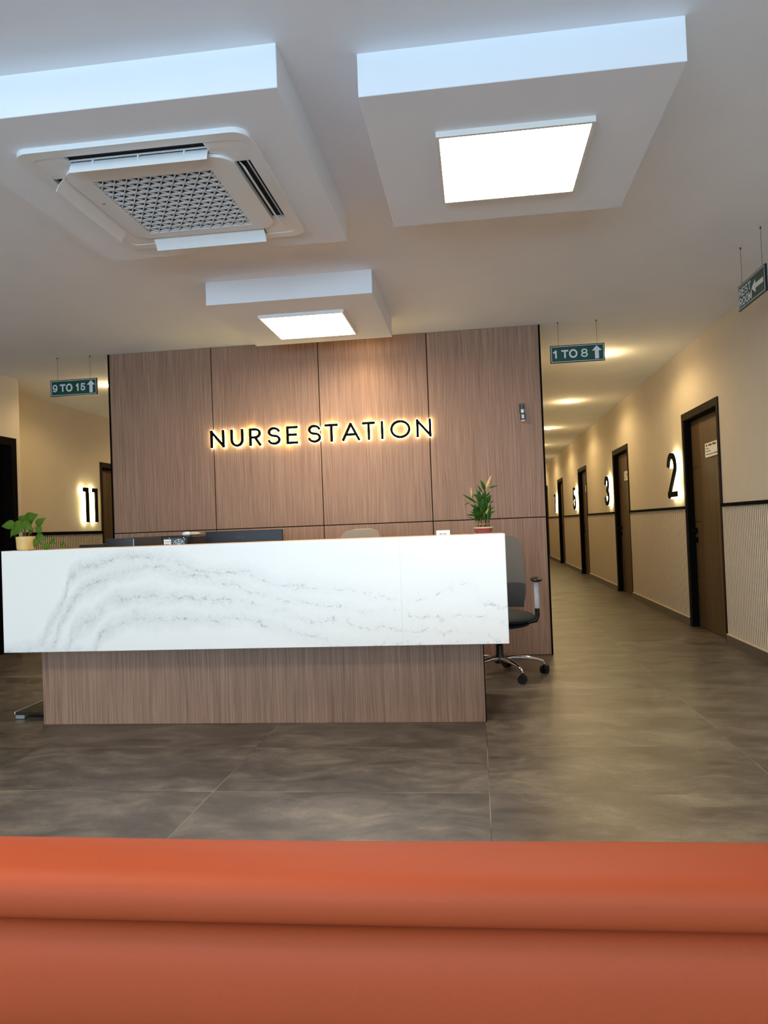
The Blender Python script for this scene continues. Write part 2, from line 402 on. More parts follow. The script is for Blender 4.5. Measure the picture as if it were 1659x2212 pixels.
# window wall behind the viewer
w = MB(); w.box(-9, -4.6, -5.2, -5.0, 0, ZC); w.box(1.95, 3.2, -5.2, -5.0, 0, ZC); w.box(-4.6, 1.95, -5.2, -5.0, 0, .45); w.box(-4.6, 1.95, -5.2, -5.0, 2.3, ZC)
struct(w.build('wall_rear', M['wall']))
w = MB()
for x in (-4.6, -2.98, -1.35, .28, 1.91): w.box(x, x+.04, -5.16, -5.08, 0.45, 2.3)
w.box(-4.6, 1.95, -5.16, -5.08, 0.45, .5); w.box(-4.6, 1.95, -5.16, -5.08, 2.25, 2.3)
struct(w.build('window_1', M['black']))

# right wall with door openings
DOORS = [(7.16, 8.37), (11.28, 12.49), (15.44, 16.65), (19.56, 20.77), (23.64, 24.85)]
DH = 2.281
w = MB(); y = -5.3
for a, b in DOORS:
    w.box(XR, XR+.18, y, a, 0, ZC); w.box(XR, XR+.18, a, b, DH, ZC); y = b
w.box(XR, XR+.18, y, 30, 0, ZC)
struct(w.build('wall_right', M['wall']), 'cream wall of the right corridor')
def flutes(x, sgn, segs, name, pitch=.04):
    mb = MB(); bm = mb.bm
    for a, b in segs:
        n = int((b-a)/pitch); p = (b-a)/n
        prof = []
        for i in range(n):
            y0 = a+i*p
            prof += [(y0, .001), (y0+p*.34, .001), (y0+p*.36, .0085), (y0+p*.98, .0085)]
        lo = [bm.verts.new((x-sgn*d, yy, .09)) for yy, d in prof]; hi = [bm.verts.new((x-sgn*d, yy, 1.262)) for yy, d in prof]
        for i in range(len(prof)-1):
            f = bm.faces.new((lo[i], lo[i+1], hi[i+1], hi[i]))
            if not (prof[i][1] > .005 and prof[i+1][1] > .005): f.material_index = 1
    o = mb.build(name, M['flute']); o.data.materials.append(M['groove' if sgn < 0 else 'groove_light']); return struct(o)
segsR = []; y = 1.0
for a, b in DOORS: segsR.append((y, a)); y = b
segsR.append((y, 29.9))
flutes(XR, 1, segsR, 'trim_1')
mb = MB()
for a, b in segsR: mb.box(XR-.026, XR-.0005, a, b, 1.262, 1.292)
struct(mb.build('trim_2', M['black']))
mb = MB(); mc = MB()
for a, b in segsR:
    mb.box(XR-.024, XR-.0005, a, b, 0, .088); mc.box(XR-.025, XR-.0005, a, b, .0885, .096)
struct(mb.build('baseboard_right', M['base'])); struct(mc.build('trim_3', M['cream_edge']))

# left walls
w = MB(); w.box(XA-.7, XA, -5.3, 6.2, 0, ZC); w.box(XA-.7, XA, 6.2, 7.487, 2.30, ZC); w.box(XA-.7, XA, 7.487, YA, 0, ZC); w.box(XA-.7, XA-.22, 6.2, 7.487, 0, 2.30)
struct(w.build('wall_left', M['wall']), 'pale wall at the far left of the hall')
DL11 = (10.10, 11.31)
w = MB(); w.box(XB-.2, XB, YA, DL11[0], 0, ZC); w.box(XB-.2, XB, DL11[0], DL11[1], DH, ZC); w.box(XB-.2, XB, DL11[1], 14.2, 0, ZC)
struct(w.build('wall_left_corridor', M['wall']))
segsL = [(YA+.01, DL11[0]), (DL11[1], 14.0)]
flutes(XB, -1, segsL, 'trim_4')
mb = MB(); mc = MB()
for a, b in segsL:
    mb.box(XB+.0005, XB+.026, a, b, 1.250, 1.290); mc.box(XB+.0005, XB+.018, a, b, 0, .088)
struct(mb.build('trim_5', M['black'])); struct(mc.build('baseboard_left', M['base']))
struct(MB().box(XB-.2, XL+.2, 14.0, 14.2, 0, ZC).build('wall_end_left', M['wall']))
struct(MB().box(XE-.2, XR+.2, 29.8, 30, 0, ZC).build('wall_end_right', M['wall']))
# core behind the feature wall
struct(MB().box(XL+.02, XE-.02, YW+.06, 29.8, 0, ZC).build('wall_core', M['wall']))
# feature wall: dark carcass, eight veneer panels with shadow gaps
fwr = struct(empty('wall_back', ((XL+XE)/2, YW, 0)), 'wood panelled feature wall behind the nurse station')
def child(mb, name, m, root, smooth=False, label=None):
    o = mb.build(name, m, root, smooth); o.matrix_parent_inverse = Matrix.Translation(-Vector(root.location)) if root.rotation_euler.z == 0 else Matrix.Identity(4)
    if label: o['label'] = label
    return o
child(MB().box(XL, XE, YW+.012, YW+.06, 0, ZC-.001), 'backing_board', M['black'], fwr)
xs = [XL+.002, -2.432, -1.400, -.388, XE-.002]; g_ = .004
for i in range(4):
    for z0, z1 in ((0.004, 1.2285-g_), (1.2285+g_, ZC-.002)):
        x0 = xs[i] + (g_ if i else 0); x1 = xs[i+1] - (g_ if i < 3 else 0)
        child(MB().box(x0, x1, YW, YW+.016, z0, z1, .0012, 1), 'wood_panel', M['wood'], fwr)
struct(MB().box(XE+.001, XE+.014, YW-.004, YW+.07, 0, ZC).build('trim_6', M['black']))
struct(MB().box(XL-.014, XL-.001, YW-.004, YW+.07, 0, ZC).build('trim_7', M['black']))

# ceiling drops
def soffit(x0, x1, y0, y1, label):
    o = MB().box(x0, x1, y0, y1, ZS, ZC+.02, .002, 1).build('ceiling_soffit', M['ceiling']); struct(o, label); return o
soffit(-.370, .803, 2.70, 3.922, 'square ceiling drop at upper right')
soffit(-1.817, -.639, 4.995, 6.21, 'square ceiling drop nearest the wood wall')
soffit(-2.036, -.647, 2.584, 4.054, 'square ceiling drop around the cassette air conditioner')

# ------------------------------------------------------------------ doors on corridor walls
def make_door(name, mapf, w, kind, frame_lab):
    """mapf(u, v, d): u along wall (0..w) as read by a viewer facing it, v up, d out of wall"""
    root = struct(empty(name, mapf(w/2, 0, 0)), frame_lab)
    def b(mb, u0, u1, v0, v1, d0, d1):
        p = [mapf(u0, v0, d0), mapf(u1, v1, d1)]
        mb.box(min(p[0][0], p[1][0]), max(p[0][0], p[1][0]), min(p[0][1], p[1][1]), max(p[0][1], p[1][1]), v0, v1); return mb
    f = MB(); fw_ = .05
    b(f, 0, fw_, 0, DH, -.16, .012); b(f, w-fw_, w, 0, DH, -.16, .012); b(f, fw_, w-fw_, DH-.075, DH, -.16, .012)
    child(f, 'door_frame', M['frame'], root)
    f = MB(); b(f, fw_, fw_+.012, 0, DH-.087, -.15, -.002); b(f, w-fw_-.012, w-fw_, 0, DH-.087, -.15, -.002); b(f, fw_, w-fw_, DH-.087, DH-.075, -.15, -.002)
    child(f, 'door_stop', M['black'], root)
    lf = MB(); g = .006; L0, L1 = fw_+.014, w-fw_-.014; zt = DH-.09
    us = L0 + .26
    b(lf, L0, L1, .008, zt, -.12, -.082)
    rows = [.008, .54, 1.12, 1.69, zt]
    for i in range(4): b(lf, L0, us-g/2, rows[i]+(g/2 if i else 0), rows[i+1]-(g/2 if i < 3 else 0), -.082, -.07)
    b(lf, us+g/2, L1, .008, zt, -.082, -.07)
    leaf = child(lf, 'door_leaf', M['wood_dark'], root)
    h = MB(); hu = L0+.055
    b(h, hu-.027, hu+.027, 1.0, 1.054, -.07, -.06); b(h, hu-.027, hu+.027, .90, .954, -.07, -.06)
    b(h, hu-.009, hu+.009, 1.018, 1.036, -.06, -.02); b(h, hu-.011, hu+.13, 1.018, 1.036, -.028, -.012)
    b(h, hu-.008, hu+.008, .915, .94, -.06, -.052)
    child(h, 'door_handle', M['black'], root)
    if kind:
        p0 = L1 - .13 - .46; pl = MB(); b(pl, p0, p0+.48, 1.765, 1.905, -.07, -.058)
        if kind == 2: pass
        plate = child(pl, 'name_plate', M['white'], root)
        ink = MB()
        if kind == 1:
            rr = random.Random(3)
            u = p0+.03
            for wd, hh in ((.045, .018), (.028, 0), (.022, .020), (.024, .016), (.018, .022), (.028, .016), (.02, 0), (.024, .022), (.02, .016), (.024, .018), (.02, .016)):
                if hh: b(ink, u, u+wd, 1.872, 1.872+hh, -.058, -.0575)
                u += wd+.004
            for z, n in ((1.846, 3), (1.818, 4), (1.787, 10)):
                u = p0+.03
                for k in range(n):
                    wd = rr.uniform(.022, .04); b(ink, u, u+wd, z, z+rr.uniform(.007, .010), -.058, -.0575); u += wd+.006
        else:
            ml = lambda uu, vv, dd: mapf(uu, vv, dd)
            ink.ribbon(arc(p0+.10, 1.835, .045, .045, 40, 320, 16), .014, ml, -.058, -.0575)
            for z, wd in ((1.85, .24), (1.825, .16)): b(ink, p0+.17, p0+.17+wd, z, z+.010, -.058, -.0575)
        child(ink, 'plate_lettering', M['ink'], root)
    return root
for i, (a, b_) in enumerate(DOORS):
    mp = (lambda bb: (lambda u, v, d: Vector((XR-d, bb-u, v))))(b_)
    make_door('door_%d' % (i+2), mp, b_-a, 1 if i == 0 else 2, ['dark wood door with name plate beside the glowing 2', 'dark wood door beside the glowing 3', 'dark wood door beside the glowing 5', 'dark wood door beside the glowing 7', 'last dark wood door down the right corridor'][i])
make_door('door_11', lambda u, v, d: Vector((XB+d, DL11[0]+u, v)), DL11[1]-DL11[0], 0, 'dark wood door beside the glowing 11')
# dark doorway at the far left
root = struct(empty('door_1', (XA, 6.85, 0)), 'black framed doorway at the far left')
f = MB(); f.box(XA-.22, XA+.012, 7.40, 7.487, 0, 2.30); f.box(XA-.22, XA+.012, 6.2, 6.28, 0, 2.30); f.box(XA-.22, XA+.012, 6.28, 7.40, 2.215, 2.30)
child(f, 'door_frame', M['black'], root)
f = MB(); f.box(XA-.16, XA-.12, 6.29, 7.39, .01, 2.21); child(f, 'door_leaf', M['cabinet_brown'], root)
f = MB(); f.box(XA-.12, XA-.105, 7.22, 7.39, .01, 2.21); f.box(XA-.12, XA-.105, 6.29, 6.40, .01, 2.21); child(f, 'leaf_stile', M['black'], root)

# ================================================================== THINGS
# ------------------------------------------------------------------ halo lit letters and numbers
mapw = lambda u, v, d: Vector((u, YW-d, v))
letters = [('N', -2.449, -2.312, 'letter N at the left end of the word NURSE'), ('U', -2.253, -2.127, 'letter U right after the first N'), ('R', -2.073, -1.957, 'letter R in the middle of the word NURSE'),
 ('S', -1.896, -1.772, 'letter S just before the E of NURSE'), ('E', -1.716, -1.607, 'letter E, the only E on the wood wall'), ('S', -1.513, -1.388, 'letter S that starts the word STATION'),
 ('T', -1.351, -1.228, 'letter T between S and A in STATION'), ('A', -1.193, -1.024, 'letter A, the only A on the wood wall'), ('T', -1.003, -.882, 'letter T between A and I in STATION'),
 ('I', -.832, -.805, 'letter I, the only I on the wood wall'), ('O', -.745, -.558, 'round letter O before the last N'), ('N', -.506, -.368, 'letter N at the right end of the word STATION')]
for ch, u0, u1, lab in letters:
    root = empty('sign_letter', ((u0+u1)/2, YW, 2.0)); tag(root, 'black halo-lit ' + lab, 'sign letter', 'halo lit letters on the wood wall')
    child(glyph(MB(), ch, u0, u1, 1.996, 2.163, .0235, mapw, .026, .042), 'letter_face', M['black'], root)
    child(glyph(MB(), ch, u0, u1, 1.996, 2.163, .0235, mapw, .003, .0255, grow=.006), 'glowing_back', M['halo'], root)
def wall_digit(ch, y0, wd, mapf, lab, z0=1.402, z1=1.898, w=.062, group=None):
    root = empty('door_number', mapf(0, z0, 0)); tag(root, lab, 'door number', group or 'halo lit door numbers')
    child(glyph(MB(), ch, 0, wd, z0, z1, w, mapf, .050, .072), 'number_face', M['black'], root)
    child(glyph(MB(), ch, 0, wd, z0, z1, w, mapf, .003, .0495, grow=.006), 'glowing_back', M['halo'], root)
for ch, yf, wd, lab in (('2', 8.82, .34, 'large black halo-lit number 2 beside the nearest right door'), ('3', 13.0, .36, 'black halo-lit number 3 on the right corridor wall'),
                        ('5', 17.15, .36, 'black halo-lit number 5 on the right corridor wall'), ('7', 21.25, .34, 'black halo-lit number 7, farthest along the right corridor')):
    wall_digit(ch, yf, wd, (lambda q: (lambda u, v, d: Vector((XR-d, q-u, v))))(yf), lab)
for yf, lab in ((9.525, 'left digit 1 of the halo-lit number 11'), (9.765, 'right digit 1 of the halo-lit number 11')):
    wall_digit('l', yf, .125, (lambda q: (lambda u, v, d: Vector((XB+d, q+u, v))))(yf), lab, 1.408, 1.886, .058)

# ------------------------------------------------------------------ hanging signs
def arrow_up(u0, u1, v0, v1, k=.5):
    c = (u0+u1)/2; h = (u1-u0)*k; s_ = (u1-u0)*.20
    return [(c-s_, v0), (c+s_, v0), (c+s_, v1-h), (u1, v1-h), (c, v1), (u0, v1-h), (c-s_, v1-h)]
def hanging_sign(mapf, w, h, glyphs, arrow, wires, lab, ztop):
    root = empty('hanging_sign', mapf(w/2, 0, 0)); tag(root, lab, 'sign', 'green direction signs hung on wires')
    child(MB().poly([(0, 0), (w, 0), (w, h), (0, h)], mapf, -.006, .006), 'sign_board', M['navy'], root)
    e = .010
    child(MB().poly([(e, e), (w-e, e), (w-e, h-e), (e, h-e)], mapf, .0061, .0068), 'green_face', M['green'], root)
    child(MB().ribbon([(e, e), (w-e, e), (w-e, h-e), (e, h-e)], .0045, mapf, .0069, .0076, closed=True), 'white_border', M['signwhite'], root)
    for ch, a, b_, c, d, st in glyphs:
        child(glyph(MB(), ch, a*w, b_*w, c*h, d*h, st, mapf, .0070, .0080), 'letter', M['signwhite'], root)
    child(MB().poly(arrow, mapf, .0070, .0080), 'arrow', M['signwhite'], root)
    for u in wires:
        a = mapf(u, h-.004, 0); b_ = Vector((a.x, a.y, ztop))
        child(MB().tube([a, b_], .0013, 6).lathe([(0, 0), (.006, 0), (.004, .012), (0, .012)], b_.x, b_.y, ztop-.012, 10), 'hanging_wire', M['wire'], root)
Wd, Hd = .478, .157
z0s = 2.590
b3, t3 = .27, .73
hanging_sign(lambda u, v, d: Vector((.716+u, 6.735-d, z0s+v)), .472, .156,
    [('1', .05, .125, b3, t3, .014), ('T', .205, .335, b3, t3, .0145), ('O', .345, .50, b3-.02, t3+.02, .0145), ('8', .565, .69, b3-.01, t3+.01, .0115)],
    arrow_up(.765*.472, .945*.472, .13*.156, .88*.156, .52), (.075, .41), 'green sign reading 1 TO 8 hung by the right corridor', ZC)
hanging_sign(lambda u, v, d: Vector((-4.045+u, 6.745-d, 2.578+v)), .478, .157,
    [('9', .05, .15, b3, t3, .0115), ('T', .205, .325, b3, t3, .0145), ('O', .335, .475, b3-.02, t3+.02, .0145), ('1', .55, .61, b3, t3, .014), ('5', .65, .75, b3, t3, .0135)],
    arrow_up(.785*.478, .96*.478, .13*.157, .88*.157, .52), (.075, .41), 'green sign reading 9 TO 15 hung by the left corridor', ZC)
wr = .47
ar = [(.93*wr, .40*.166), (.93*wr, .58*.166), (.66*wr, .58*.166), (.66*wr, .74*.166), (.52*wr, .49*.166), (.66*wr, .24*.166), (.66*wr, .40*.166)]
gl = [(c, .05+i*.115, .05+i*.115+.10, .52, .84, .0085) for i, c in enumerate('REST')] + [(c, .05+i*.12, .05+i*.12+.105, .13, .46, .0085) for i, c in enumerate('ROOM')]
hanging_sign(lambda u, v, d: Vector((1.81-d, 5.215-u, 2.543+v)), wr, .166, gl, ar, (.065, .415), 'green sign reading REST ROOM with a left arrow at the right picture edge', ZC)

# ------------------------------------------------------------------ downlights
def downlight(x, y, lab, grp='round warm ceiling downlights', e=DL_E, spot=168, vis=True):
    root = empty('ceiling_downlight', (x, y, ZC)); tag(root, lab, 'downlight', grp)
    child(MB().lathe([(.078, 0), (.078, -.004), (.092, -.004), (.094, 0)], x, y, ZC, 32), 'trim_ring', M['orange_ring'], root, True)
    child(MB().lathe([(0, -.026), (.03, -.024), (.055, -.017), (.072, -.006), (.077, -.0005)], x, y, ZC, 32), 'lamp_disc', M['disc'], root)
    l = bpy.data.lights.new('downlight_lamp', 'SPOT'); l.energy = e; l.color = DL_C; l.spot_size = math.radians(spot); l.spot_blend = .4 if e != 13 else .9; l.shadow_soft_size = .06
    o = bpy.data.objects.new('downlight_lamp', l); o.location = (x, y, ZC-.045); C.objects.link(o)
    if e != 13:
        l = bpy.data.lights.new('downlight_spill', 'POINT'); l.energy = DL_P*e/DL_E; l.color = DL_C; l.shadow_soft_size = .05
        o = bpy.data.objects.new('downlight_spill', l); o.location = (x, y, ZC-.13); C.objects.link(o)
names = ['round lit downlight touching the 1 TO 8 sign', 'middle of the three lit downlights in the right corridor', 'farthest of the three lit downlights in the right corridor']
for i, y in enumerate((8.15, 11.3, 14.48, 17.7, 20.9, 24.1, 27.2)):
    downlight(1.445, y, names[i] if i < 3 else 'round lit downlight deep in the right corridor past the wood wall edge')
downlight(-4.16, 8.09, 'round lit downlight touching the 9 TO 15 sign', e=21)
downlight(-4.16, 11.3, 'round lit downlight deep in the left corridor behind the wood wall')
downlight(-.95, 6.44, 'round downlight above NURSE STATION tucked behind the ceiling drop', e=13, spot=125)

# ------------------------------------------------------------------ light panels
def light_panel(cx, cy, s, lab, ZS=ZS):
    root = empty('ceiling_light_panel', (cx, cy, ZS)); tag(root, lab, 'ceiling light', 'square lit ceiling panels')
    h = s/2; mp = lambda u, v, d: Vector((cx+u, cy+v, ZS-d))
    child(MB().ribbon([(-h, -h), (h, -h), (h, h), (-h, h)], .014, mp, 0.0, .024, closed=True), 'panel_frame', M['orange_ring'], root)
    child(MB().box(cx-h+.007, cx+h-.007, cy-h+.007, cy+h-.007, ZS-.018, ZS-.001), 'diffuser', M['panel'], root)
light_panel(.218, 3.318, .622, 'large glowing square light panel in the right ceiling drop')
light_panel(-1.3, .75, .622, 'added unseen light panel in the hall ceiling behind the viewer', ZC)  # added out of view, warms and brightens counter, plinth and sofa top
light_panel(-3.3, 1.2, .622, 'added unseen light panel at the hall ceiling left, beside the viewer', ZC)  # second added panel outside the frame, lifts the light on the left
light_panel(-1.220, 5.640, .630, 'smaller looking glowing light panel above the wood wall')

# ------------------------------------------------------------------ cassette air conditioner
AX, AY = -1.333, 3.333
ac = empty('air_conditioner', (AX, AY, ZS)); tag(ac, 'white square cassette air conditioner with triangle grille in the ceiling', 'air conditioner')
def rrect(hx, hy, r, n=8):
    P = []
    for cx, cy, a0 in ((hx-r, hy-r, 0), (-hx+r, hy-r, 90), (-hx+r, -hy+r, 180), (hx-r, -hy+r, 270)):
        P += arc(cx, cy, r, r, a0, a0+90, n)
    return P
mpa = lambda u, v, d: Vector((AX+u, AY+v, ZS-d))
def ring(out, inn, d0, d1, mp):
    mb = MB(); bm = mb.bm; n = len(out)
    A = [[bm.verts.new(mp(p[0], p[1], d)) for p in q] for q, d in ((out, d0), (out, d1), (inn, d1), (inn, d0))]
    for a, b_ in zip(A, A[1:]+A[:1]):
        for i in range(n): bm.faces.new((a[i], a[(i+1) % n], b_[(i+1) % n], b_[i]))
    return mb
mb = ring(rrect(.4985, .53, .07), rrect(.445, .475, .035), 0, .022, mpa)
child(mb, 'outer_frame', M['acframe'], ac, True)
child(MB().box(AX-.455, AX+.455, AY-.485, AY+.485, ZS-.003, ZS-.001), 'slot_shade', M['dark'], ac)  # flat dark sheet, painted as the shade within the open slots
for sx_ in (-1, 1):
    for sy_ in (-1, 1):
        a = [(.445, .475), (.445, .30), (.375, .30), (.36, .345), (.325, .375), (.30, .385), (.30, .475)]
        mb = MB(); mb.poly([(sx_*p[0], sy_*p[1]) for p in a], mpa, .004, .020)
        child(mb, 'corner_cover', M['acframe'], ac)
# centre panel hangs a little lower, with grille opening
gx, gy = .2725, .2925; GC = (AX-.010, AY+.024)
mpg = lambda u, v, d: Vector((GC[0]+u, GC[1]+v, ZS-d))
outp = [(p[0]+.010, p[1]-.024) for p in rrect(.378, .378, .09)]
inn = rrect(gx, gy, .004)
child(ring(outp, inn, .008, .032, mpg), 'centre_panel', M['acframe'], ac, True)
child(MB().box(GC[0]-gx, GC[0]+gx, GC[1]-gy, GC[1]+gy, ZS-.0075, ZS-.004), 'grille_shade', M['dark'], ac)  # black sheet that paints the depth shade behind the grille bars
gr = MB(); side = .0555; rowp = side*.866
def clip(p, q):
    # Liang-Barsky against the grille opening
    t0, t1 = 0, 1; dx, dy = q[0]-p[0], q[1]-p[1]
    for pp, qq in ((-dx, p[0]+gx), (dx, gx-p[0]), (-dy, p[1]+gy), (dy, gy-p[1])):
        if abs(pp) < 1e-12:
            if qq < 0: return None
            continue
        r = qq/pp
        if pp < 0: t0 = max(t0, r)
        else: t1 = min(t1, r)
    if t1 <= t0: return None
    return (p[0]+dx*t0, p[1]+dy*t0), (p[0]+dx*t1, p[1]+dy*t1)
nrow = int(2*gy/rowp)+1
for k in range(nrow+1):
    v = -gy + k*rowp
    if v > gy: break
    # lens shaped fins along each row
    off = (side/2) if k % 2 else 0
    u = -gx - off
    while u < gx:
        a, b_ = max(u, -gx), min(u+side, gx)
        if b_-a > .012:
            m_ = (a+b_)/2
            gr.poly([(a, v), (m_-.012, v-.0065), (m_+.012, v-.0065), (b_, v), (m_+.012, v+.0065), (m_-.012, v+.0065)], mpg, .023, .030)
        u += side
for s_ in (-1, 1):
    for k in range(-30, 31):
        x = k*side; p = (x, -gy); q = (x+s_*2*gy/1.732, gy); c = clip(p, q)
        if c and math.dist(*c) > .01: gr.ribbon([c[0], c[1]], .0045, mpg, .021, .031, caps=False)
child(gr, 'intake_grille', M['acframe'], ac)
child(MB().box(AX-.345, AX-.330, AY-.06, AY-.055, ZS-.0325, ZS-.032), 'indicator_mark', M['ink'], ac)
# four swing vanes, inner edge high, outer edge hanging low
def vane(ax, sgn, length, shift=0):
    mb = MB(); inr, outr = (.392, .445) if ax == 'y' else (.392, .432); zi, zo = .016, .074
    if ax == 'y' and sgn < 0: inr, outr, zi, zo = .396, .424, .004, .064
    n = 6
    pts = []
    for i in range(n+1):
        t_ = i/n; pts.append((inr+(outr-inr)*t_+.006*math.sin(math.pi*t_), zi+(zo-zi)*t_))
    def P(a, l, z): return Vector((AX+l+shift, AY+sgn*a, ZS-z)) if ax == 'y' else Vector((AX+sgn*a, AY+l+shift, ZS-z))
    bm = mb.bm; th = .0025
    R1 = [[bm.verts.new(P(a+o, l, z)) for a, z in pts] for l in (-length/2, length/2) for o in (0, th)]
    for i in range(n):
        bm.faces.new((R1[0][i], R1[0][i+1], R1[2][i+1], R1[2][i])); bm.faces.new((R1[1][i], R1[3][i], R1[3][i+1], R1[1][i+1]))
        bm.faces.new((R1[0][i], R1[1][i], R1[1][i+1], R1[0][i+1])); bm.faces.new((R1[2][i], R1[2][i+1], R1[3][i+1], R1[3][i]))
    bm.faces.new((R1[0][0], R1[2][0], R1[3][0], R1[1][0])); bm.faces.new((R1[0][-1], R1[1][-1], R1[3][-1], R1[2][-1]))
    v_ = child(mb, 'air_vane', M['acframe'], ac, False)
    rb = MB()
    for l in ((-.2, 0, .2) if ax == 'y' and sgn < 0 else ()):
        if ax == 'y': rb.box(AX+l-.003+shift, AX+l+.003+shift, AY+sgn*(inr+.01) - .012, AY+sgn*(inr+.01)+.012, ZS-.034, ZS-.008)
        else: rb.box(AX+sgn*(inr+.01)-.012, AX+sgn*(inr+.01)+.012, AY+l-.003+shift, AY+l+.003+shift, ZS-.034, ZS-.008)
    if ax == 'y': rb.tube([P(outr-.005, -length/2, .010), P(outr-.005, length/2, .010)], .004, 6)
    else: rb.tube([P(outr-.005, -length/2, .010), P(outr-.005, length/2, .010)], .004, 6)
    if ax == 'x' and sgn < 0 or ax == 'y' and sgn > 0: rb.bm.free(); return
    child(rb, 'vane_bracket', M['acframe'], ac)
vane('y', -1, .60); vane('y', 1, .60); vane('x', -1, .60); vane('x', 1, .58)

# ------------------------------------------------------------------ reception desk
desk = empty('reception_desk', (-1.4, 4.6, 0)); tag(desk, 'long nurse station counter with white veined marble front on wood plinth', 'reception desk')
child(MB().box(CX0, CX1, CY, CY+.035, CZ0, CZ1, .002, 1), 'marble_front', M['marble'], desk)
child(MB().box(CX0+.002, CX1-.002, CY+.036, CY+.43, CZ1-.035, CZ1-.001, .002, 1), 'counter_top', mat('peach_laminate', (226, 178, 138), .4, noise=(30, .08)), desk)
b_ = MB(); b_.box(CX0+.002, CX0+.03, CY+.036, CY+.43, CZ0, CZ1-.036); b_.box(CX1-.03, CX1-.002, CY+.036, CY+.43, CZ0, CZ1-.036); b_.box(CX0+.03, CX1-.03, CY+.036, CY+.43, CZ0, CZ0+.03)
b_.box(CX0+.03, CX1-.03, CY+.40, CY+.43, CZ0+.03, CZ1-.036)
child(b_, 'counter_carcass', M['white'], desk)
child(MB().box(-2.832, .011, 4.526, 4.745, 0, CZ0-.001, .002, 1), 'wood_plinth', M['wood'], desk)
child(MB().box(.0115, .016, 4.524, 4.745, 0, CZ0-.001), 'plinth_edging', M['black'], desk)
wdsk = empty('work_desk', (-1.4, 5.05, 0)); tag(wdsk, 'staff work desk hidden behind the counter carrying monitor, tower and printer', 'desk')
child(MB().box(-2.80, -.02, CY+.435, 5.34, .72, .75, .003, 1), 'desk_top', M['wood'], wdsk)
for x in (-2.80, -.06): child(MB().box(x, x+.03, 4.80, 5.30, 0, .719), 'side_panel', M['wood'], wdsk)

